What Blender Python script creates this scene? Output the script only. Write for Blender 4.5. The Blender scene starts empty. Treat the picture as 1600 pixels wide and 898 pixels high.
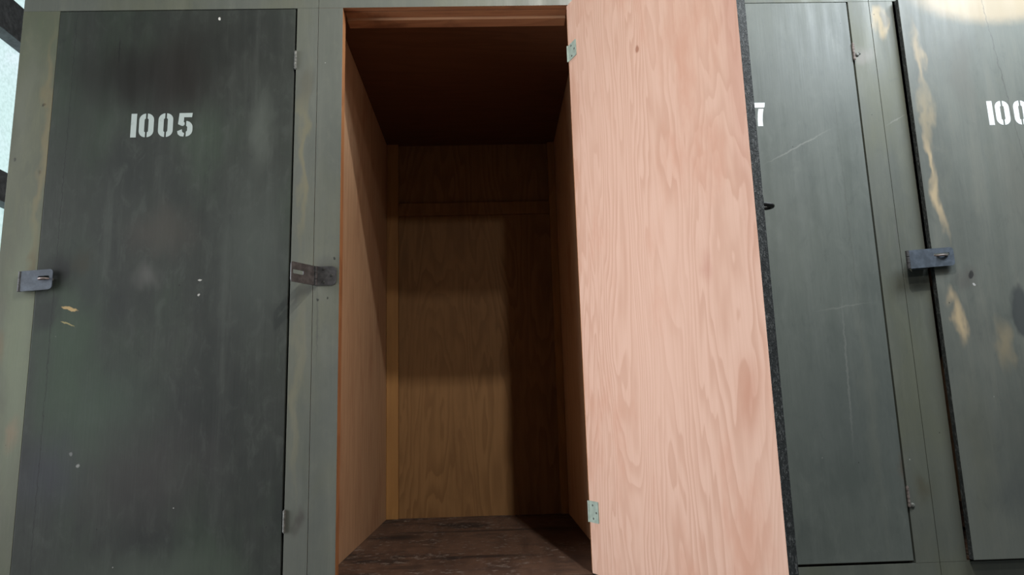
import bpy, bmesh, math, random
from mathutils import Vector, Matrix, noise as mnoise
random.seed(7)
S = bpy.context.scene
C = S.collection

# ------------------------------------------------------------------ camera
FPX, PITCH, YAW, ROLL, DIST = 1130.57, math.radians(10.267), math.radians(1.799), math.radians(-1.683), 1.9
fw = Vector((math.sin(YAW)*math.cos(PITCH), math.cos(YAW)*math.cos(PITCH), math.sin(PITCH)))
rt = Vector((math.cos(YAW), -math.sin(YAW), 0)); up = rt.cross(fw)
r2 = rt*math.cos(ROLL)+up*math.sin(ROLL); u2 = up*math.cos(ROLL)-rt*math.sin(ROLL)
cd = bpy.data.cameras.new('camera'); cam = bpy.data.objects.new('camera', cd); C.objects.link(cam)
cd.sensor_width = 36; cd.sensor_fit = 'HORIZONTAL'; cd.lens = FPX/1600*36; cd.clip_start = .02
cam.matrix_world = Matrix(((r2.x, u2.x, -fw.x, 0), (r2.y, u2.y, -fw.y, -DIST), (r2.z, u2.z, -fw.z, 0), (0, 0, 0, 1)))
S.camera = cam

# ------------------------------------------------------------------ world, lights, exposure
S.view_settings.view_transform = 'Standard'; S.view_settings.look = 'None'
S.view_settings.exposure = 0.0; S.view_settings.gamma = 1.0; S.view_settings.use_curve_mapping = False
w = bpy.data.worlds.new('world'); S.world = w; w.use_nodes = True
w.node_tree.nodes['Background'].inputs[0].default_value = (.80, .95, 1.0, 1)
w.node_tree.nodes['Background'].inputs[1].default_value = .05


def area(name, loc, target, sx, sy, power, col):
    l = bpy.data.lights.new(name, 'AREA'); l.shape = 'RECTANGLE'; l.size = sx; l.size_y = sy
    l.energy = power; l.color = col
    o = bpy.data.objects.new(name, l); C.objects.link(o); o.location = loc
    o.rotation_euler = (Vector(target)-Vector(loc)).to_track_quat('-Z', 'Y').to_euler()
    return o


# three unseen lamps in a row, added for the stepped shadow in the open locker
area('shadow_step_lamp', (.428, -1.20, 2.20), (.0, .3, .3), .05, .05, 27.5, (1, .95, .86))
area('shadow_step_lamp', (.531, -1.90, 2.20), (.0, .3, .3), .07, .07, 10.5, (1, .95, .86))
area('shadow_step_lamp', (.827, -3.90, 2.20), (.0, .3, .5), .12, .12, 15, (1, .95, .86))
# daylight: the opening above on the right, and the window side on the left
area('daylight_right', (1.75, -.80, 1.80), (1.25, 0, .9), .8, .5, 36, (.86, .94, 1.0))
dl = area('daylight_left', (-2.15, -.85, .30), (.40, -.35, .20), 1.3, 1.8, 16.5, (.98, .97, 1.0))
dl.data.spread = math.radians(80)

# ------------------------------------------------------------------ node helpers
class NT:
    def __init__(self, name, rough=.6, spec=.35):
        self.m = bpy.data.materials.new(name); self.m.use_nodes = True
        self.t = self.m.node_tree; self.n = self.t.nodes; self.l = self.t.links
        self.b = self.n['Principled BSDF']; self.b.inputs['Roughness'].default_value = rough
        self.b.inputs['Specular IOR Level'].default_value = spec
        self.co = self.n.new('ShaderNodeTexCoord').outputs['Object']

    def node(self, ty, **kw):
        x = self.n.new(ty)
        for k, v in kw.items(): setattr(x, k, v)
        return x

    def put(self, inp, v):
        if hasattr(v, 'is_linked') or isinstance(v, bpy.types.NodeSocket): self.l.new(v, inp)
        else: inp.default_value = v

    def noise(self, scale, sc=(1, 1, 1), detail=4, rough=.5, loc=(0, 0, 0), vec=None, dist=0):
        mp = self.node('ShaderNodeMapping'); self.l.new(vec or self.co, mp.inputs[0])
        mp.inputs['Scale'].default_value = sc; mp.inputs['Location'].default_value = loc
        nz = self.node('ShaderNodeTexNoise'); self.l.new(mp.outputs[0], nz.inputs['Vector'])
        nz.inputs['Scale'].default_value = scale; nz.inputs['Detail'].default_value = detail
        nz.inputs['Roughness'].default_value = rough; nz.inputs['Distortion'].default_value = dist
        return nz

    def math(self, op, a, b=0.0, c=0.0):
        x = self.node('ShaderNodeMath', operation=op)
        self.put(x.inputs[0], a); self.put(x.inputs[1], b)
        if op in ('MULTIPLY_ADD',): self.put(x.inputs[2], c)
        return x.outputs[0]

    def ramp(self, v, a, b, lo=0.0, hi=1.0):
        x = self.node('ShaderNodeMapRange', interpolation_type='SMOOTHSTEP')
        self.put(x.inputs['Value'], v)
        for k, q in (('From Min', a), ('From Max', b), ('To Min', lo), ('To Max', hi)): x.inputs[k].default_value = q
        return x.outputs['Result']

    def mix(self, f, a, b, mode='MIX'):
        x = self.node('ShaderNodeMix', data_type='RGBA', blend_type=mode)
        self.put(x.inputs[0], f)
        self.put(x.inputs[6], a if not isinstance(a, tuple) else (*a, 1))
        self.put(x.inputs[7], b if not isinstance(b, tuple) else (*b, 1))
        return x.outputs[2]

    def warp(self, amt, scale, sc=(1, 1, 1)):
        nz = self.noise(scale, sc, 3)
        s = self.node('ShaderNodeVectorMath', operation='SUBTRACT'); self.l.new(nz.outputs['Color'], s.inputs[0]); s.inputs[1].default_value = (.5, .5, .5)
        m = self.node('ShaderNodeVectorMath', operation='MULTIPLY_ADD'); self.l.new(s.outputs[0], m.inputs[0])
        m.inputs[1].default_value = (amt, 0, amt); self.l.new(self.co, m.inputs[2])
        return m.outputs[0]

    def blob(self, vec, col, x, z, rx, rz, soft, strength, color, ang=0, plane='xz', y=0.0):
        """a patch of paint, soot, rust or bare wood with its own outline"""
        mp = self.node('ShaderNodeMapping', vector_type='TEXTURE'); self.l.new(vec, mp.inputs[0])
        if plane == 'xz':
            mp.inputs['Location'].default_value = (x, 0, z); mp.inputs['Scale'].default_value = (rx, 50, rz)
            mp.inputs['Rotation'].default_value = (0, math.radians(ang), 0)
        else:
            mp.inputs['Location'].default_value = (x, z, 0); mp.inputs['Scale'].default_value = (rx, rz, 50)
            mp.inputs['Rotation'].default_value = (0, 0, math.radians(ang))
        ln = self.node('ShaderNodeVectorMath', operation='LENGTH'); self.l.new(mp.outputs[0], ln.inputs[0])
        return self.mix(self.ramp(ln.outputs['Value'], 1-soft, 1, strength, 0), col, color)

    def bump(self, h, strength, dist=.002):
        b = self.node('ShaderNodeBump'); b.inputs['Strength'].default_value = strength; b.inputs['Distance'].default_value = dist
        self.l.new(h, b.inputs['Height']); self.l.new(b.outputs[0], self.b.inputs['Normal'])

    def out(self, col): self.put(self.b.inputs['Base Color'], col); return self.m


def paint(name, base, light, dark, blobs=(), tint=None, rough=.5, seed=0.0, contrast=1.0, spec=.4, streak=.5):
    """old olive drab paint brushed on plywood: cloudy, streaked down the grain"""
    t = NT(name, rough, spec)
    n1 = t.noise(2.6, (1, 1, .75), 5, .6, (seed, 0, seed*1.7))
    n2 = t.noise(9, (2.4, 1, .22), 5, .62, (seed*2, 0, seed))
    n3 = t.noise(120, (1.6, 1, .05), 3, .6)
    n5 = t.noise(22, (1.3, 1, .6), 6, .68, (seed*5, 0, 3), dist=.6)
    c = t.mix(t.ramp(n1.outputs[0], .40, .66, 0, contrast), base, dark)
    c = t.mix(t.ramp(n2.outputs[0], .50, .78, 0, streak), c, light)
    if tint:
        n4 = t.noise(3.4, (1, 1, .5), 4, .6, (seed*3+4, 0, 2))
        c = t.mix(t.ramp(n4.outputs[0], .46, .68, 0, .8), c, tint)
    c = t.mix(t.ramp(n3.outputs[0], .35, .75, 0, .16), c, dark)
    c = t.mix(t.ramp(n5.outputs[0], .48, .72, 0, .38*contrast+.08), c, light)
    c = t.mix(t.ramp(n5.outputs[0], .46, .28, 0, .45*contrast+.08), c, dark)
    wv = t.warp(.09, 14, (1.4, 1, .6)); wf = t.warp(.012, 60)
    for b in blobs:
        b = dict(b); fine = b.pop('fine', False)
        c = t.blob(wf if fine else wv, c, **b)
    # small knocks and specks
    v = t.node('ShaderNodeTexVoronoi'); v.inputs['Scale'].default_value = 13; t.l.new(t.co, v.inputs['Vector'])
    c = t.mix(t.ramp(v.outputs['Distance'], .016, .03, .7, 0), c, (.012, .012, .011))
    v2 = t.node('ShaderNodeTexVoronoi'); v2.inputs['Scale'].default_value = 16; t.l.new(t.co, v2.inputs['Vector'])
    few = t.math('GREATER_THAN', t.math('FRACT', t.math('MULTIPLY', v2.outputs['Color'], 7.31)), .80)
    c = t.mix(t.math('MULTIPLY', few, t.ramp(v2.outputs['Distance'], .018, .035, .75, 0)), c, (.40, .41, .39))
    h = t.mix(.6, n3.outputs[0], n2.outputs[0])
    t.bump(h, .22)
    rr = t.ramp(n2.outputs[0], .3, .7, rough-.08, rough+.12); t.l.new(rr, t.b.inputs['Roughness'])
    return t.out(c)


def plywood(name, base, late, fibre, rings=10, axis='z', rough=.62, blobs=(), seed=0.0, amount=.55, spec=.25, stain=None):
    """rotary-cut softwood plywood: contour-like cathedral grain stretched along the sheet"""
    t = NT(name, rough, spec)
    sc = (2.4, 1.0, .40) if axis == 'z' else (1.0, 2.6, .34) if axis == 'zy' else (.34, 2.6, 1)
    n = t.noise(2.2, sc, 4, .45, (seed, seed*.7, seed*1.3), dist=.35)
    f = t.math('FRACT', t.math('MULTIPLY', n.outputs[0], rings*2.0))
    g = t.ramp(f, .15, .86); g2 = t.ramp(f, .88, 1.0, 1, 0); g = t.math('MULTIPLY', g, g2)
    fs = (90, 90, 3.0) if axis in ('z', 'zy') else (3.0, 90, 90)
    nf = t.noise(1.5, fs, 3, .6)
    nl = t.noise(3, (1.4, 1.4, .7), 4, .55, (seed+3, 1, 2))
    fade = t.ramp(nl.outputs[0], .30, .62, .35, 1.0)
    c = t.mix(t.math('MULTIPLY', t.math('MULTIPLY', g, amount), fade), base, late)
    c = t.mix(t.ramp(nf.outputs[0], .40, .74, 0, .38), c, fibre)
    if stain:
        ns = t.noise(4.2, (1.5, 1.5, .6), 5, .62, (seed*2+7, 3, 1))
        c = t.mix(t.ramp(ns.outputs[0], .50, .72, 0, .7), c, stain)
    wv = t.warp(.05, 12)
    for b in blobs: c = t.blob(wv, c, **b)
    t.bump(nf.outputs[0], .18, .001)
    return t.out(c)


def plain(name, col, rough=.5, metal=0.0, var=.25, scale=60, spec=.4, bump=.1):
    t = NT(name, rough, spec); t.b.inputs['Metallic'].default_value = metal
    n = t.noise(scale, detail=5, rough=.65)
    c = t.mix(t.ramp(n.outputs[0], .35, .7), tuple(x*(1-var) for x in col), tuple(min(1, x*(1+var)) for x in col))
    t.bump(n.outputs[0], bump, .001)
    return t.out(c)


# ------------------------------------------------------------------ materials
TAN = (.47, .37, .235); SOOT = (.018, .020, .020); SMOKE = (.035, .032, .027)
OL = (.135, .150, .128); OL_L = (.185, .198, .170); OL_D = (.085, .096, .088)
B = lambda x, z, rx, rz, soft, st, col, ang=0, fine=False: dict(x=x, z=z, rx=rx, rz=rz, soft=soft, strength=st, color=col, ang=ang, fine=fine)

M = {}
M['door5'] = paint('paint_door_dark', (.040, .046, .041), (.072, .082, .074), (.024, .028, .027), [
    B(-.98, .96, .25, .13, .9, .85, (.015, .014, .013)),
    B(-.86, 1.02, .42, .24, .95, .55, (.016, .016, .014)),
    B(-.84, .96, .12, .19, .95, .75, (.018, .016, .014)),
    B(-1.10, .80, .14, .40, .95, .5, (.030, .036, .030)),
    B(-.87, .52, .14, .10, .95, .5, (.070, .063, .055)),
    B(-.90, .40, .06, .05, .9, .5, (.11, .11, .105), 0),
    B(-.62, .45, .16, .35, .95, .45, (.085, .100, .090)),
    B(-.62, .80, .05, .16, .95, .5, (.10, .115, .10)),
    B(-1.10, .20, .14, .40, .95, .5, (.050, .085, .052)),
    B(-.98, .02, .20, .22, .95, .5, (.058, .085, .064)),
    B(-.88, -.10, .28, .20, .95, .55, (.050, .046, .046)),
    B(-1.12, -.10, .12, .14, .95, .6, (.043, .044, .060)),
    B(-.85, -.35, .34, .09, .95, .5, (.085, .105, .085)),
    B(-1.125, .42, .085, .075, .9, .95, SOOT),
    B(-1.155, .31, .06, .065, .8, .75, (.022, .026, .025)),
    B(-1.05, .36, .05, .10, .9, .6, (.030, .036, .034)),
    B(-1.065, .44, .045, .045, .9, .7, (.04, .04, .03)),
    B(-1.142, .40, .0016, 1.6, .6, .65, (.02, .023, .022), 0, True),
    B(-1.018, 1.04, .003, .045, .5, .8, (.015, .016, .015), 0, True),
    B(-1.098, .316, .026, .0055, .35, .95, (.42, .30, .14), 15, True),
    B(-1.090, .312, .012, .004, .3, .9, (.42, .30, .14), 15, True),
    B(-1.100, .276, .024, .0026, .4, .85, (.30, .26, .12), 25, True),
    B(-1.045, -.085, .006, .006, .5, .8, (.3, .31, .3), 0, True),
    B(-1.065, -.055, .006, .006, .5, .6, (.25, .26, .26), 0, True),
    B(-.765, .345, .004, .004, .3, .8, (.5, .5, .48), 0, True),
    B(-.765, .385, .005, .003, .3, .8, (.5, .5, .48), 0, True),
    B(-.745, 1.135, .004, .005, .3, .9, (.7, .7, .68), 0, True),
], tint=(.046, .064, .047), rough=.55, seed=1.3, contrast=.85, streak=.55, spec=.25)
M['door7'] = paint('paint_door_grey', (.128, .145, .134), (.160, .177, .165), (.080, .094, .090), [
    B(.80, .95, .22, .16, .95, .35, (.115, .13, .125)),
    B(.93, -.02, .24, .34, .95, .50, (.085, .100, .098)),
    B(.90, -.18, .09, .10, .9, .35, (.075, .090, .085)),
    B(.80, .50, .16, .3, .95, .3, (.185, .20, .18)),
    B(.87, .725, .135, .0034, .8, .40, (.30, .31, .29), -27, True),
    B(.94, .10, .004, .28, .8, .35, (.24, .25, .24), 2, True),
    B(.99, .45, .002, .7, .6, .5, (.10, .11, .10), 0, True),
    B(.99, .0, .03, .5, .95, .3, (.17, .18, .155)),
    B(.95, .27, .10, .003, .8, .3, (.26, .27, .25), -8, True),
    B(1.055, -.15, .025, .07, .95, .6, (.10, .075, .055)),
], rough=.42, seed=5.1, contrast=.75, streak=.3)
M['door8'] = paint('paint_door_worn', (.145, .158, .143), (.180, .184, .158), (.088, .098, .092), [
    B(1.47, 1.175, .265, .112, .40, .90, (.365, .30, .21), 0, True),
    B(1.72, 1.165, .24, .105, .5, .80, (.36, .295, .20), 0, True),
    B(1.232, .98, .018, .13, .95, .75, (.36, .29, .19)),
    B(1.236, .80, .020, .16, .95, .65, (.33, .275, .18)),
    B(1.240, .55, .015, .13, .95, .9, TAN),
    B(1.228, .66, .013, .13, .95, .8, TAN),
    B(1.247, .225, .020, .085, .95, .95, TAN),
    B(1.228, .285, .022, .04, .95, .65, TAN),
    B(1.42, .235, .040, .080, .35, .85, (.055, .062, .065)),
    B(1.36, .15, .03, .10, .9, .55, (.33, .27, .17)),
    B(1.36, .93, .05, .20, .95, .4, (.115, .11, .095)),
    B(1.48, .60, .10, .3, .95, .35, (.12, .118, .10)),
    B(1.29, .34, .05, .05, .9, .55, (.10, .095, .09)),
    B(1.296, .345, .008, .014, .4, .9, (.03, .03, .03), 25, True),
    B(1.300, .318, .004, .005, .4, .9, (.5, .5, .5), 0, True),
    B(1.42, -.10, .22, .30, .95, .55, (.085, .095, .088)),
    B(1.25, -.12, .06, .30, .95, .4, (.13, .135, .105)),
    B(1.34, -.22, .10, .10, .95, .4, (.07, .08, .085)),
    B(1.47, .9, .002, .5, .6, .6, (.09, .09, .085), -6, True),
], rough=.45, seed=8.7, contrast=.55, streak=.5)
M['door6_out'] = paint('paint_open_door', OL, OL_L, OL_D, seed=3.3)
M['frame_yellow'] = paint('paint_frame_weathered', (.118, .125, .088), (.175, .178, .118), (.085, .094, .074), [
    B(-1.21, 1.172, .09, .006, .6, .85, (.03, .03, .025), 0, True),
    B(-1.213, .885, .005, .005, .35, .95, (.02, .02, .018), 0, True),
    B(-1.277, .729, .004, .006, .35, .95, (.03, .03, .025), 0, True),
    B(-1.207, .69, .005, .008, .6, .8, (.05, .045, .03), 0, True),
    B(-1.205, .75, .018, .5, .9, .55, (.21, .17, .09)),
    B(-1.262, .9, .05, .3, .95, .5, (.16, .17, .135)),
    B(-1.22, .20, .07, .5, .95, .45, (.21, .25, .165)),
    B(-1.20, .43, .02, .10, .9, .5, (.10, .07, .03)),
    B(-1.27, .22, .03, .06, .9, .5, (.17, .13, .07)),
    B(-1.24, -.18, .006, .006, .4, .9, (.03, .03, .03), 0, True),
    B(-1.26, -.26, .02, .03, .9, .6, (.09, .10, .085)),
    B(-1.22, .0, .03, .06, .95, .5, (.24, .16, .10)),
], tint=(.095, .115, .075), rough=.55, seed=2.2, contrast=.5, streak=.6)
M['frame'] = paint('paint_frame_olive', (.122, .133, .117), (.160, .170, .140), (.080, .092, .084), [
    B(-.502, .72, .016, .35, .9, .60, (.19, .175, .105)),
    B(-.505, .10, .016, .4, .9, .40, (.19, .18, .12)),
    B(-.502, .93, .03, .09, .9, .55, (.085, .085, .07)),
    B(-.49, -.235, .022, .045, .9, .7, (.06, .055, .05)),
    B(-.44, .42, .04, .035, .9, .35, (.07, .075, .075)),
    B(-.495, .345, .05, .022, .9, .45, (.075, .075, .065), -25),
    B(-.455, .255, .004, .14, .8, .6, (.07, .075, .07), 0, True),
    B(-.430, .328, .003, .004, .35, .9, SOOT, 0, True),
    B(-.412, .435, .003, .004, .35, .9, SOOT, 0, True),
    B(-.455, .325, .003, .004, .35, .9, SOOT, 0, True),
    B(1.156, 1.10, .028, .066, .55, .75, (.40, .315, .19), 8),
    B(1.165, 1.105, .016, .040, .6, .8, (.15, .15, .13), 14),
    B(1.09, 1.0, .03, .04, .9, .5, (.24, .22, .21)),
    B(1.102, -.21, .03, .06, .9, .6, (.09, .08, .055)),
    B(1.12, .47, .004, .10, .8, .6, (.10, .105, .10), 2, True),
    B(1.17, .40, .05, .03, .95, .5, (.07, .075, .07)),
    B(1.16, .33, .03, .05, .95, .6, (.05, .055, .05)),
    B(1.16, .80, .045, .0028, .8, .30, (.30, .30, .28), -27, True),
    B(1.14, .0, .08, .45, .95, .35, (.125, .135, .105)),
], tint=(.125, .133, .095), rough=.48, seed=4.4, contrast=.5, streak=.55)
M['raw_edge'] = plywood('raw_edge_wood', (.42, .20, .09), (.26, .11, .05), (.30, .14, .06), 8, 'z', seed=2, stain=(.20, .085, .04))
M['raw_rail'] = plywood('raw_rail_wood', (.36, .17, .085), (.24, .10, .05), (.26, .11, .055), 8, 'x', seed=5, stain=(.15, .065, .035))
M['pale_edge'] = plywood('pale_lit_edge', (.60, .36, .21), (.46, .26, .15), (.48, .27, .15), 6, 'x', seed=4)  # pale raw wood, with the door stop's lit front rim painted into its colour
M['ply_door'] = plywood('plywood_pink_door', (.62, .41, .32), (.47, .27, .19), (.53, .325, .24), 12, 'z', seed=1.1, amount=.60,
    stain=(.53, .285, .20), blobs=[
        dict(x=.335, z=.863, rx=.011, rz=.011, soft=.6, strength=.8, color=(.30, .13, .08)),
        dict(x=.66, z=.80, rx=.05, rz=.7, soft=.95, strength=.35, color=(.44, .20, .15)),
        dict(x=.02, z=.82, rx=.04, rz=.22, soft=.95, strength=.4, color=(.42, .21, .13)),
        dict(x=.61, z=.03, rx=.05, rz=.11, soft=.95, strength=.45, color=(.42, .18, .11)),
        dict(x=.53, z=.29, rx=.03, rz=.05, soft=.95, strength=.4, color=(.40, .18, .13)),
    ])
M['ply_side'] = plywood('plywood_side_panel', (.55, .36, .225), (.42, .25, .15), (.25, .135, .075), 7, 'zy', seed=7.7, amount=.35, stain=(.36, .19, .115))
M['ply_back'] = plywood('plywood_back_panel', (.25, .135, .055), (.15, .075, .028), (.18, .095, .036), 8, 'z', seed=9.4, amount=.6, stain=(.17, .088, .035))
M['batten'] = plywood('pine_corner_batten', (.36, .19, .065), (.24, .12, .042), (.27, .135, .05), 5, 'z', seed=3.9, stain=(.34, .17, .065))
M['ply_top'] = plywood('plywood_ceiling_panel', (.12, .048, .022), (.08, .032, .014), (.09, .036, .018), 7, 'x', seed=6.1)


def floor_mat():
    t = NT('dirty_plywood_floor', .75, .2)
    n = t.noise(7, (1, 1.8, 1), 6, .65); n2 = t.noise(40, (1, 1, 1), 5, .7); n3 = t.noise(3.2, (1, 1.6, 1), 5, .62, (4, 2, 0))
    n4 = t.noise(14, (1, .15, 1), 4, .6)
    c = t.mix(t.ramp(n4.outputs[0], .35, .7), (.105, .061, .042), (.066, .038, .027))
    c = t.mix(t.ramp(n.outputs[0], .48, .66, 0, .75), c, (.045, .029, .023))
    c = t.mix(t.ramp(n3.outputs[0], .52, .64, 0, .85), c, (.022, .017, .016))
    c = t.mix(t.math('MULTIPLY', t.ramp(n2.outputs[0], .52, .70, 0, .8), t.ramp(n3.outputs[0], .40, .52)), c, (.21, .18, .16))
    mp = t.warp(.0, 5)
    for (x, y, rx, ry, st) in ((-.33, .68, .12, .10, .85), (-.36, .02, .10, .07, .9), (-.02, .28, .22, .035, .7), (.02, .77, .5, .035, .7), (.22, .75, .12, .10, .6)):
        c = t.blob(t.co, c, x, y, rx, ry, .9, st, (.015, .012, .012), plane='xy')
    t.bump(n2.outputs[0], .3)
    return t.out(c)


M['floor6'] = floor_mat()


def black_edge():
    t = NT('black_rough_edge', .55, .35)
    n = t.noise(260, (1, 1, .5), 4, .7); n2 = t.noise(30, (1, 1, .4), 4, .6)
    c = t.mix(t.ramp(n.outputs[0], .50, .68), (.035, .040, .042), (.17, .18, .185))  # lighter specks painted in for glints on the rough edge
    c = t.mix(t.ramp(n2.outputs[0], .5, .7, 0, .6), c, (.018, .02, .022))
    t.bump(n.outputs[0], .8, .003)
    return t.out(c)


M['edge_black'] = black_edge()
M['steel_blue'] = plain('painted_steel_hasp', (.085, .105, .135), .42, .0, .25, 45, .5)
M['steel_dark'] = plain('dark_steel_hasp', (.075, .075, .080), .5, .2, .35, 60, .4)
M['steel_grey'] = plain('grey_hinge_paint', (.155, .160, .150), .5, .1, .35, 120, .4)
M['hinge_rust'] = plain('rusty_hinge', (.21, .175, .165), .6, .1, .4, 150, .3)
M['hinge_green'] = plain('pale_green_hinge', (.30, .37, .32), .5, .0, .12, 60, .4)
M['screw'] = plain('screw_dark', (.05, .052, .05), .5, .4, .2, 90)
M['staple'] = plain('bare_staple', (.30, .25, .24), .42, .5, .3, 90)
M['staple_black'] = plain('black_staple', (.02, .02, .02), .4, .2, .3, 90)
M['concrete'] = plain('concrete', (.30, .30, .29), .85, 0, .2, 9, .2)
M['stucco'] = plain('stucco', (.55, .56, .55), .9, 0, .12, 160, .2, .5)
M['rail_dark'] = plain('dark_window_bar', (.10, .105, .11), .6, 0, .3, 30)


def white_paint(name, col):
    t = NT(name, .6, .3); n = t.noise(38, detail=5, rough=.7)
    return t.out(t.mix(t.ramp(n.outputs[0], .55, .75, 0, .45), col, tuple(x*.62 for x in col)))


M['white5'] = white_paint('stencil_white', (.42, .49, .48))
M['white7'] = white_paint('stencil_white_bright', (.78, .83, .86))


def pane_mat():
    t = NT('frosted_pane', .3, .5)
    n = t.noise(55, (1, 1, 1), 5, .7); n2 = t.noise(1.6, detail=3)
    c = t.mix(t.ramp(n2.outputs[0], .35, .65), (.62, .84, .84), (.80, .88, 1.0))
    c = t.mix(t.ramp(n.outputs[0], .40, .66, 0, .55), c, (.40, .56, .54))
    t.put(t.b.inputs['Emission Color'], c); t.b.inputs['Emission Strength'].default_value = 1.0
    t.bump(n.outputs[0], .5)
    return t.out((.35, .4, .4, 1))


M['pane'] = pane_mat()

# ------------------------------------------------------------------ mesh helpers
def mesh_obj(name, bm, mats, parent=None, base=None):
    me = bpy.data.meshes.new(name)
    bmesh.ops.recalc_face_normals(bm, faces=bm.faces[:])
    bm.to_mesh(me); bm.free()
    o = bpy.data.objects.new(name, me); C.objects.link(o)
    for m in (mats if isinstance(mats, (list, tuple)) else [mats]): me.materials.append(M[m] if isinstance(m, str) else m)
    if parent is not None:
        o.parent = parent
        if base is not None and parent.type == 'EMPTY': o.matrix_parent_inverse = Matrix.Translation(base).inverted()
    return o


def bm_box(bm, x0, x1, y0, y1, z0, z1, bev=0.0, mi=0):
    r = bmesh.ops.create_cube(bm, size=1)
    for v in r['verts']:
        v.co = Vector((x0+(v.co.x+.5)*(x1-x0), y0+(v.co.y+.5)*(y1-y0), z0+(v.co.z+.5)*(z1-z0)))
    fs = list({f for v in r['verts'] for f in v.link_faces})
    for f in fs: f.material_index = mi
    if bev:
        es = list({e for v in r['verts'] for e in v.link_edges})
        bmesh.ops.bevel(bm, geom=es, offset=bev, segments=2, affect='EDGES', profile=.6)


def box(x0, x1, y0, y1, z0, z1, bev=.0012):
    bm = bmesh.new(); bm_box(bm, x0, x1, y0, y1, z0, z1, bev); return bm


def bm_poly(bm, pts, hole, to3, depth):
    """flat polygon in 2D (optionally with a hole), thickened by the vector depth"""
    es = []
    for loop in ([pts] + ([hole] if hole else [])):
        vs = [bm.verts.new(to3(p)) for p in loop]
        es += [bm.edges.new((vs[i], vs[(i+1) % len(vs)])) for i in range(len(vs))]
    g = bmesh.ops.triangle_fill(bm, use_beauty=True, use_dissolve=False, edges=es)
    fs = [f for f in g['geom'] if isinstance(f, bmesh.types.BMFace)]
    ex = bmesh.ops.extrude_face_region(bm, geom=fs)
    for v in ex['geom']:
        if isinstance(v, bmesh.types.BMVert): v.co += depth


def bm_tube(bm, path, r, n=10, cap=True):
    path = [Vector(p) for p in path]; rings = []
    a = None
    for i, p in enumerate(path):
        d = (path[min(i+1, len(path)-1)]-path[max(i-1, 0)]).normalized()
        if a is None: a = d.orthogonal().normalized()
        a = (a-d*a.dot(d)).normalized(); b = d.cross(a)
        rings.append([bm.verts.new(p+(a*math.cos(2*math.pi*k/n)+b*math.sin(2*math.pi*k/n))*r) for k in range(n)])
    for i in range(len(rings)-1):
        for k in range(n): bm.faces.new((rings[i][k], rings[i][(k+1) % n], rings[i+1][(k+1) % n], rings[i+1][k]))
    if cap: bm.faces.new(rings[0][::-1]); bm.faces.new(rings[-1])


def bm_dome(bm, c, nrm, r, h):
    """a screw or nail head: shallow dome on a disc"""
    c = Vector(c); nrm = Vector(nrm).normalized(); a = nrm.orthogonal().normalized(); b = nrm.cross(a)
    prof = [(1, 0), (1, .35), (.8, .75), (.45, 1)]; rings = []
    for rr, hh in prof:
        rings.append([bm.verts.new(c+nrm*h*hh+(a*math.cos(k*math.pi/6)+b*math.sin(k*math.pi/6))*r*rr) for k in range(12)])
    for i in range(len(rings)-1):
        for k in range(12): bm.faces.new((rings[i][k], rings[i][(k+1) % 12], rings[i+1][(k+1) % 12], rings[i+1][k]))
    bm.faces.new(rings[-1]); bm.faces.new(rings[0][::-1])


def struct(name, bm, m):
    o = mesh_obj(name, bm, m); o['kind'] = 'structure'; return o


def rrect(x0, x1, z0, z1, r, n=5, corners=(1, 1, 1, 1)):
    pts = []
    for (cx, cz, a0, on) in ((x1-r, z1-r, 0, corners[0]), (x0+r, z1-r, 90, corners[1]), (x0+r, z0+r, 180, corners[2]), (x1-r, z0+r, 270, corners[3])):
        if on:
            for i in range(n+1):
                a = math.radians(a0+90*i/n); pts.append((cx+r*math.cos(a), cz+r*math.sin(a)))
        else:
            a = math.radians(a0+45); pts.append((cx+(r if math.cos(a) > 0 else -r), cz+(r if math.sin(a) > 0 else -r)))
    return pts


# ------------------------------------------------------------------ stencil numerals (unit: height 1)
def half_ring(x0, x1, z0, z1, s, side, gap, r=None):
    r = r or (x1-x0)/2*.92; ri = max(.02, r-s)
    outer = rrect(x0, x1, z0, z1, r, 7); inner = rrect(x0+s, x1-s, z0+s, z1-s, min(ri, (x1-x0)/2-s-.001), 7)
    cx = (x0+x1)/2; g = gap/2
    if side < 0:
        o = [p for p in outer if p[0] < cx-g]; i = [p for p in inner if p[0] < cx-g]
        o.sort(key=lambda p: math.atan2(p[1]-(z0+z1)/2, -(p[0]-cx-.001))); i.sort(key=lambda p: math.atan2(p[1]-(z0+z1)/2, -(p[0]-cx-.001)))
        q = cx-g
    else:
        o = [p for p in outer if p[0] > cx+g]; i = [p for p in inner if p[0] > cx+g]
        o.sort(key=lambda p: math.atan2(p[1]-(z0+z1)/2, p[0]-cx+.001)); i.sort(key=lambda p: math.atan2(p[1]-(z0+z1)/2, p[0]-cx+.001))
        q = cx+g
    return [(q, z0)]+o+[(q, z1), (q, z1-s)]+i[::-1]+[(q, z0+s)]


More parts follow.
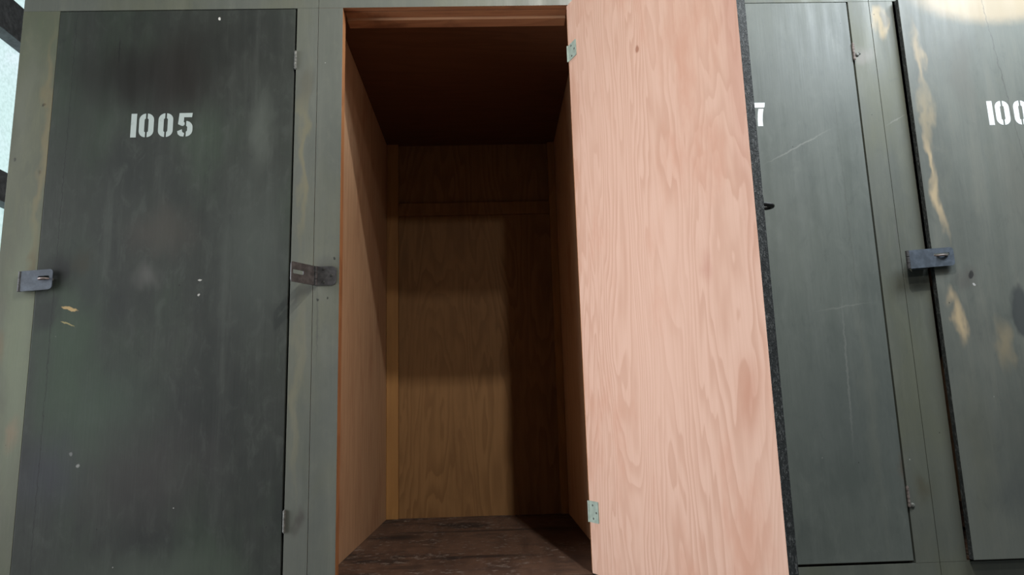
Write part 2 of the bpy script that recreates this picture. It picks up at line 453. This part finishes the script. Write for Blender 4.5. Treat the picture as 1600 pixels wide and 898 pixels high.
def glyph(ch):
    if ch == '1': return [[(0, 0), (.22, 0), (.22, 1), (.0, 1)]], .32
    if ch == '0': return [half_ring(0, .58, 0, 1, .21, -1, .07), half_ring(0, .58, 0, 1, .21, 1, .07)], .76
    if ch == '5':
        bowl = half_ring(.04, .60, 0, .66, .21, 1, .05, .27)
        a = [(.06, 1), (.58, 1), (.56, .82), (.25, .82), (.24, .62), (.28, .60), (.28, .50), (.22, .45), (.16, .46), (.02, .53)]
        b = [(.26, 0), (.28, .14), (.20, .20), (.18, .31), (0, .23), (.03, .10), (.13, .02)]
        return [a, bowl, b], .72
    if ch == '7': return [[(0, 1), (.58, 1), (.56, .84), (.53, .79), (0, .79)], [(.28, .74), (.50, .74), (.45, .5), (.42, .25), (.42, 0), (.20, 0), (.21, .3), (.24, .55)]], .72
    if ch == '8':
        return [half_ring(.03, .57, .50, 1, .18, -1, .06), half_ring(.03, .57, .50, 1, .18, 1, .06),
                half_ring(0, .60, 0, .48, .18, -1, .06), half_ring(0, .60, 0, .48, .18, 1, .06)], .72


def number(text, x, z, h, y, mat, door, base, scale_x=1.0):
    bm = bmesh.new()
    for ch in text:
        polys, adv = glyph(ch)
        for p in polys:
            bm_poly(bm, p, None, lambda q: Vector((x+q[0]*h*scale_x, y, z+q[1]*h)), Vector((0, -.0004, 0)))
        x += adv*h*scale_x
    return mesh_obj('painted_number', bm, mat, door, base)


# ------------------------------------------------------------------ the setting
FL = -1.50
struct('floor', box(-2.42, 3.2, -5, 4, FL-.1, FL, 0), 'concrete')
struct('wall_base', box(-1.285, 1.94, .03, 1.2, FL, -.4605, .004), 'concrete')
WX = -2.30
bm = bmesh.new()
bm_box(bm, WX-.12, WX, -5, 4, FL, -.45); bm_box(bm, WX-.12, WX, -5, 4, 2.95, 3.4); bm_box(bm, WX-.12, WX, 3.2, 4, -.45, 2.95); bm_box(bm, WX-.12, WX, -5, -1.2, -.45, 2.95)
struct('wall_left', bm, 'stucco')
win = bpy.data.objects.new('window_1', None); C.objects.link(win); win.location = (WX, 0, -.45); win['kind'] = 'structure'
wb = Vector((WX, 0, -.45))
mesh_obj('window_pane', box(WX-.07, WX-.05, -1.2, 3.2, -.45, 2.95, 0), 'pane', win, wb)


def sloped_bar(zl, zh, rise):
    bm = bmesh.new(); bm_box(bm, WX-.045, WX+.03, -1.2, 3.2, zl, zh, .004)
    for v in bm.verts: v.co.z += rise*(v.co.y-1.4)
    return bm


mesh_obj('window_bar', sloped_bar(1.07, 1.215, .0), 'rail_dark', win, wb)
mesh_obj('window_bar', sloped_bar(1.885, 2.065, .0), 'rail_dark', win, wb)
mesh_obj('window_bar', sloped_bar(.30, .42, .0), 'rail_dark', win, wb)
for yy in (-.6, .4, 2.6):
    mesh_obj('window_post', box(WX-.045, WX+.02, yy, yy+.07, -.45, 2.95, .004), 'rail_dark', win, wb)

# ------------------------------------------------------------------ lockers
ZT, ZB, T = 1.1664, -.3889, .019
TOP, BOT, DEP = 1.262, -.460, 1.18


def locker(x0, x1, o0, o1, label, fm_l='frame', fm_r='frame', fm_t='frame', opened=False):
    base = Vector(((x0+x1)/2, DEP/2, BOT))
    r = bpy.data.objects.new('storage_locker', None); C.objects.link(r); r.location = base
    r['label'] = label; r['category'] = 'locker'; r['group'] = 'plywood storage lockers in a row'
    e = .00012

    def piece(name, m, raw, *b):
        bm = box(*b, bev=.0005)
        bm.faces.ensure_lookup_table(); bm.normal_update()
        for f in bm.faces:
            if opened and f.normal.y > -.9 and ((raw == 'x' and abs(f.normal.x) > .5) or (raw == 'z' and abs(f.normal.z) > .5)): f.material_index = 1
        return mesh_obj(name, bm, [m, 'raw_edge' if raw == 'x' else 'raw_rail'], r, base)
    ts = .040 if opened else T; zb = ZB
    piece('stile', fm_l, 'x', x0+e, o0, 0, ts, zb, ZT-.0003)
    piece('stile', fm_r, 'x', o1, x1-e, 0, ts, zb, ZT-.0003)
    piece('top_rail', fm_t, 'z', x0+e, x1-e, 0, T, ZT, TOP)
    piece('bottom_rail', fm_t, 'z', x0+e, x1-e, 0, T, BOT, zb-.0006)
    sl = o0-.003 if opened else o0-.02
    # carcass
    px0 = (x0+.0115) if opened else x0+.02
    px1 = .3005 if opened else x1-.02
    sm = 'ply_side' if opened else 'ply_side'
    def side(a, b):
        bm = box(a, b, ts+.0006, DEP-.013, -.425, TOP-.02, .0008); bm.normal_update()
        for f in bm.faces:
            if abs(f.normal.y) > .9: f.material_index = 1
        return mesh_obj('side_panel', bm, ['ply_side', 'raw_edge'], r, base)
    if opened: side(px0, px0+.016); side(px1, px1+.016)
    else: side(px0, px0+.016); side(px1, px1+.016)
    ix0 = px0+.0165; ix1 = px1-.0005
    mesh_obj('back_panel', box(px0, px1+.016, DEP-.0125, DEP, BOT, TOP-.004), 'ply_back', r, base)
    bm = box(ix0, ix1, ts+.0006, DEP-.013, -.4015, -.386, .0006)
    if opened: bm_box(bm, o0+.0008, o1-.0008, .0004, ts+.002, -.3888, -.386, .0006)
    mesh_obj('locker_floor', bm, 'floor6', r, base)
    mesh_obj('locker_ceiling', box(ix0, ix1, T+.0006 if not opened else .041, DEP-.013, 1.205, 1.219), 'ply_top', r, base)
    return r, base, ix0, ix1


def hinge(door, base, x, z, m, leaf_dx, h=.052, y=-.001):
    bm = bmesh.new()
    n = 5; seg = h/n
    for i in range(n):
        bm_tube(bm, [(x, y-.0022, z-h/2+i*seg+.0004), (x, y-.0022, z-h/2+(i+1)*seg-.0004)], .0036, 12)
    bm_tube(bm, [(x, y-.0022, z-h/2-.002), (x, y-.0022, z+h/2+.002)], .0020, 10)
    o = mesh_obj('hinge', bm, m, door, base)
    return o


def closed_door(r, base, o0, o1, m, y0=0.0, gl=.0015, gr=.005, gt=.004, gb=.004, edge=None):
    bm = box(o0+gl, o1-gr, y0-.0012, y0+T-.002, ZB+gb, ZT-gt, .0014); bm.normal_update()
    for f in bm.faces:
        if abs(f.normal.y) < .5: f.material_index = 1
    return mesh_obj('door', bm, [m, edge or m], r, base)


def hasp(r, base, x0, x1, z0, z1, y, m, slot, tilt=0.0):
    """hasp swung shut: strap lying over the door, its hinge knuckle and base plate on the stile"""
    bm = bmesh.new()
    zc = (z0+z1)/2
    def t3(q): return Vector((q[0], y, q[1]+tilt*(q[0]-x0)))
    bm_poly(bm, rrect(x0+.006, x1, z0, z1, .009, 5, (1, 0, 0, 1)), rrect(slot[0], slot[1], slot[2], slot[3], .003, 3), t3, Vector((0, .0026, 0)))
    o = mesh_obj('hasp', bm, m, r, base)
    bm = bmesh.new()
    for i in range(3):
        a = z0+(z1-z0)*i/3+.0006; b = z0+(z1-z0)*(i+1)/3-.0006
        bm_tube(bm, [(x0+.004, y+.0032, a), (x0+.004, y+.0032, b)], .0050, 14)
    mesh_obj('hasp_knuckle', bm, 'steel_dark', o, base)
    bm = bmesh.new()
    bm_box(bm, x0+.006+max(0, -y-.013), x0+.040+max(0, -y-.013), y+.006, -.0002, z0+.003, z1-.003, .0008)
    mesh_obj('hasp_base', bm, m, o, base)
    return o


def staple_h(parent, base, x0, x1, z, yb, yo, m, r=.0028):
    """wire staple whose loop lies level, coming out through a level slot"""
    bm = bmesh.new(); xm = (x0+x1)/2; hw = (x1-x0)/2
    path = [(x0, yb, z)]+[(xm-hw*math.cos(a), yo-.010*math.sin(a)+.010, z) for a in [math.pi*k/12 for k in range(13)]]+[(x1, yb, z)]
    bm_tube(bm, path, r, 10)
    bm_dome(bm, (x0, yb, z), (0, -1, 0), .006, .0015); bm_dome(bm, (x1, yb, z), (0, -1, 0), .006, .0015)
    return mesh_obj('staple', bm, m, parent, base)


# ---- locker 1005
L, b5, *_ = locker(-1.292, -.4685, -1.1905, -.5278, 'leftmost locker, its dark green closed door stencilled 1005 in white',
                   fm_l='frame_yellow')
d5 = closed_door(L, b5, -1.1905, -.5278, 'door5', gt=.003)
number('1005', -.972, .7855, .0685, -.0013, 'white5', d5, b5, 1.0)
hinge(d5, b5, -.5290, 1.006, 'steel_grey', .02); hinge(d5, b5, -.5270, -.236, 'steel_grey', .02)
hasp(L, b5, -1.230, -1.142, .362, .416, -.013, 'steel_blue', (-1.179, -1.150, .388, .399), .055)
staple_h(d5, b5, -1.176, -1.152, .3945, -.0012, -.022, 'staple')

# ---- open locker
L, b6, ix0, ix1 = locker(-.4675, .3185, -.3990, .2440, 'open empty locker between the 1005 door and the swung-out plywood door', opened=True)
bm = box(-.3985, .2435, .0560, .0995, 1.1590, 1.2040, .0022); bm.normal_update()
for f in bm.faces:
    if f.normal.y < -.3: f.material_index = 1
mesh_obj('door_stop', bm, ['raw_rail', 'pale_edge'], L, b6)
mesh_obj('header_block', box(-.3985, .2435, .0235, .0555, 1.1664, 1.2300, .0016), 'raw_rail', L, b6)
mesh_obj('corner_batten', box(ix0+.0005, ix0+.050, DEP-.036, DEP-.0135, -.3855, 1.2045, .0015), 'batten', L, b6)
mesh_obj('corner_batten', box(ix1-.030, ix1-.0005, DEP-.036, DEP-.0135, -.3855, 1.2045, .0015), 'batten', L, b6)
mesh_obj('back_rail', box(ix0+.051, ix1-.0305, DEP-.030, DEP-.0135, .88, .935, .0015), 'ply_back', L, b6)

ANG = math.radians(22.0); HX = .2400
DM = Matrix(((math.sin(ANG), math.cos(ANG), 0, HX), (-math.cos(ANG), math.sin(ANG), 0, 0), (0, 0, 1, 0), (0, 0, 0, 1)))
DW, DT = .675, .022
bm = box(0, DW, 0, DT, ZB+.004, ZT-.004, .0012); bm.normal_update()
for f in bm.faces: f.material_index = 0 if f.normal.y < -.6 else 2 if f.normal.y > .6 else 1
d6 = mesh_obj('door', bm, ['ply_door', 'edge_black', 'door6_out'], L)
d6.matrix_parent_inverse = Matrix.Translation(b6).inverted(); d6.matrix_basis = DM; d6['label'] = 'swung-out door showing bare pinkish plywood inside'


def on_door(name, bm, m): return mesh_obj(name, bm, m, d6)


for zc, hh in ((1.014, .048), (-.236, .052)):
    bm = bmesh.new()
    bm_poly(bm, rrect(.001, .046, zc-hh/2, zc+hh/2, .003, 3), None, lambda q: Vector((q[0], -.0002, q[1])), Vector((0, -.0014, 0)))
    bm_tube(bm, [(-.0015, -.0012, zc-hh/2), (-.0015, -.0012, zc+hh/2)], .0032, 10)
    for (sx, sz) in ((.018, .016), (.034, 0.0), (.020, -.016)):
        bm_dome(bm, (sx, -.0015, zc+sz), (0, -1, 0), .0001, .0001)
    on_door('hinge', bm, 'hinge_green')
    bm = bmesh.new()
    for (sx, sz) in ((.019, .016), (.036, -.001), (.021, -.016)):
        bm_dome(bm, (sx, -.0016, zc+sz), (0, -1, 0), .0028, .0008)
    on_door('hinge_screws', bm, 'screw')
# staple on the painted outer face of the open door, seen past its free edge
bm = bmesh.new()
sa, sb = DW-.028, DW-.007
for xx in (sa, sb): bm_dome(bm, (xx, DT, .381), (0, 1, 0), .0055, .0015)
path = [(sa, DT, .381)]+[((sa+sb)/2-(sb-sa)/2*math.cos(a), DT+.022+.011*math.sin(a), .381) for a in [math.pi*k/12 for k in range(13)]]+[(sb, DT, .381)]
bm_tube(bm, path, .0042, 10)
bm_box(bm, DW-.036, DW-.002, DT+.0002, DT+.0022, .368, .394, .0006)
on_door('staple', bm, 'staple_black')

# open hasp on the left stile
bm = bmesh.new()
bm_poly(bm, rrect(-.4585, -.4060, .362, .4135, .013, 5, (1, 0, 0, 1)), None, lambda q: Vector((q[0], -.0002, q[1])), Vector((0, -.0024, 0)))
h6 = mesh_obj('hasp', bm, 'steel_dark', L, b6)
bm = bmesh.new()
for (sx, sz) in ((-.441, .406), (-.441, .370), (-.420, .388)): bm_dome(bm, (sx, -.0025, sz), (0, -1, 0), .0042, .0012)
mesh_obj('hasp_screws', bm, 'screw', h6, b6)
bm = bmesh.new()
for i in range(3):
    a = .361+.0175*i+.0006; bm_tube(bm, [(-.4600, -.0055, a), (-.4600, -.0055, a+.0163)], .0048, 14)
mesh_obj('hasp_knuckle', bm, 'steel_dark', h6, b6)
bm = bmesh.new()
sd = Vector((-.5058+.4605, -.075+.0055, 0)); sl_ = sd.length; sd.normalize(); nn = Vector((sd.y, -sd.x, 0))
bm_poly(bm, rrect(.003, sl_, .361, .4135, .006, 4, (1, 0, 0, 1)), rrect(sl_*.50, sl_*.92, .383, .394, .002, 2),
        lambda q: Vector((-.4605, -.0055, q[1]))+sd*q[0], nn*.0026)
mesh_obj('hasp_strap', bm, 'steel_dark', h6, b6)

# ---- locker 1007
L, b7, *_ = locker(.3195, 1.1235, .3990, 1.0625, 'grey-green closed locker half hidden behind the swung-out plywood door')
d7 = closed_door(L, b7, .3990, 1.0625, 'door7', gt=.002, gb=.006, gr=.0055)
number('1007', .628, .787, .0700, -.0013, 'white7', d7, b7, .95)
hinge(d7, b7, 1.0605, 1.008, 'hinge_rust', .02, .050); hinge(d7, b7, 1.0615, -.226, 'hinge_rust', .02, .050)
hl = bmesh.new()
bm_dome(hl, (1.071, -.0005, 1.000), (0, -1, 0), .006, .004); bm_dome(hl, (1.078, -.0005, 1.004), (0, -1, 0), .004, .003)
mesh_obj('hinge_screws', hl, 'steel_grey', L, b7)
hl = bmesh.new(); bm_dome(hl, (1.071, -.0005, -.248), (0, -1, 0), .006, .004)
mesh_obj('hinge_screws', hl, 'steel_grey', L, b7)

# ---- locker 1008
L, b8, *_ = locker(1.1245, 1.940, 1.1940, 1.8580, 'rightmost locker with tan worn patches, its door standing slightly proud')
d8 = closed_door(L, b8, 1.1940, 1.8580, 'door8', y0=-.021, gl=.004, gt=.004, gb=.006, edge='edge_black')
number('1008', 1.411, .770, .0715, -.0223, 'white7', d8, b8, .97)
hasp(L, b8, 1.119, 1.248, .363, .413, -.036, 'steel_blue', (1.193, 1.236, .391, .399), .055)
staple_h(d8, b8, 1.200, 1.230, .3970, -.0225, -.042, 'staple')
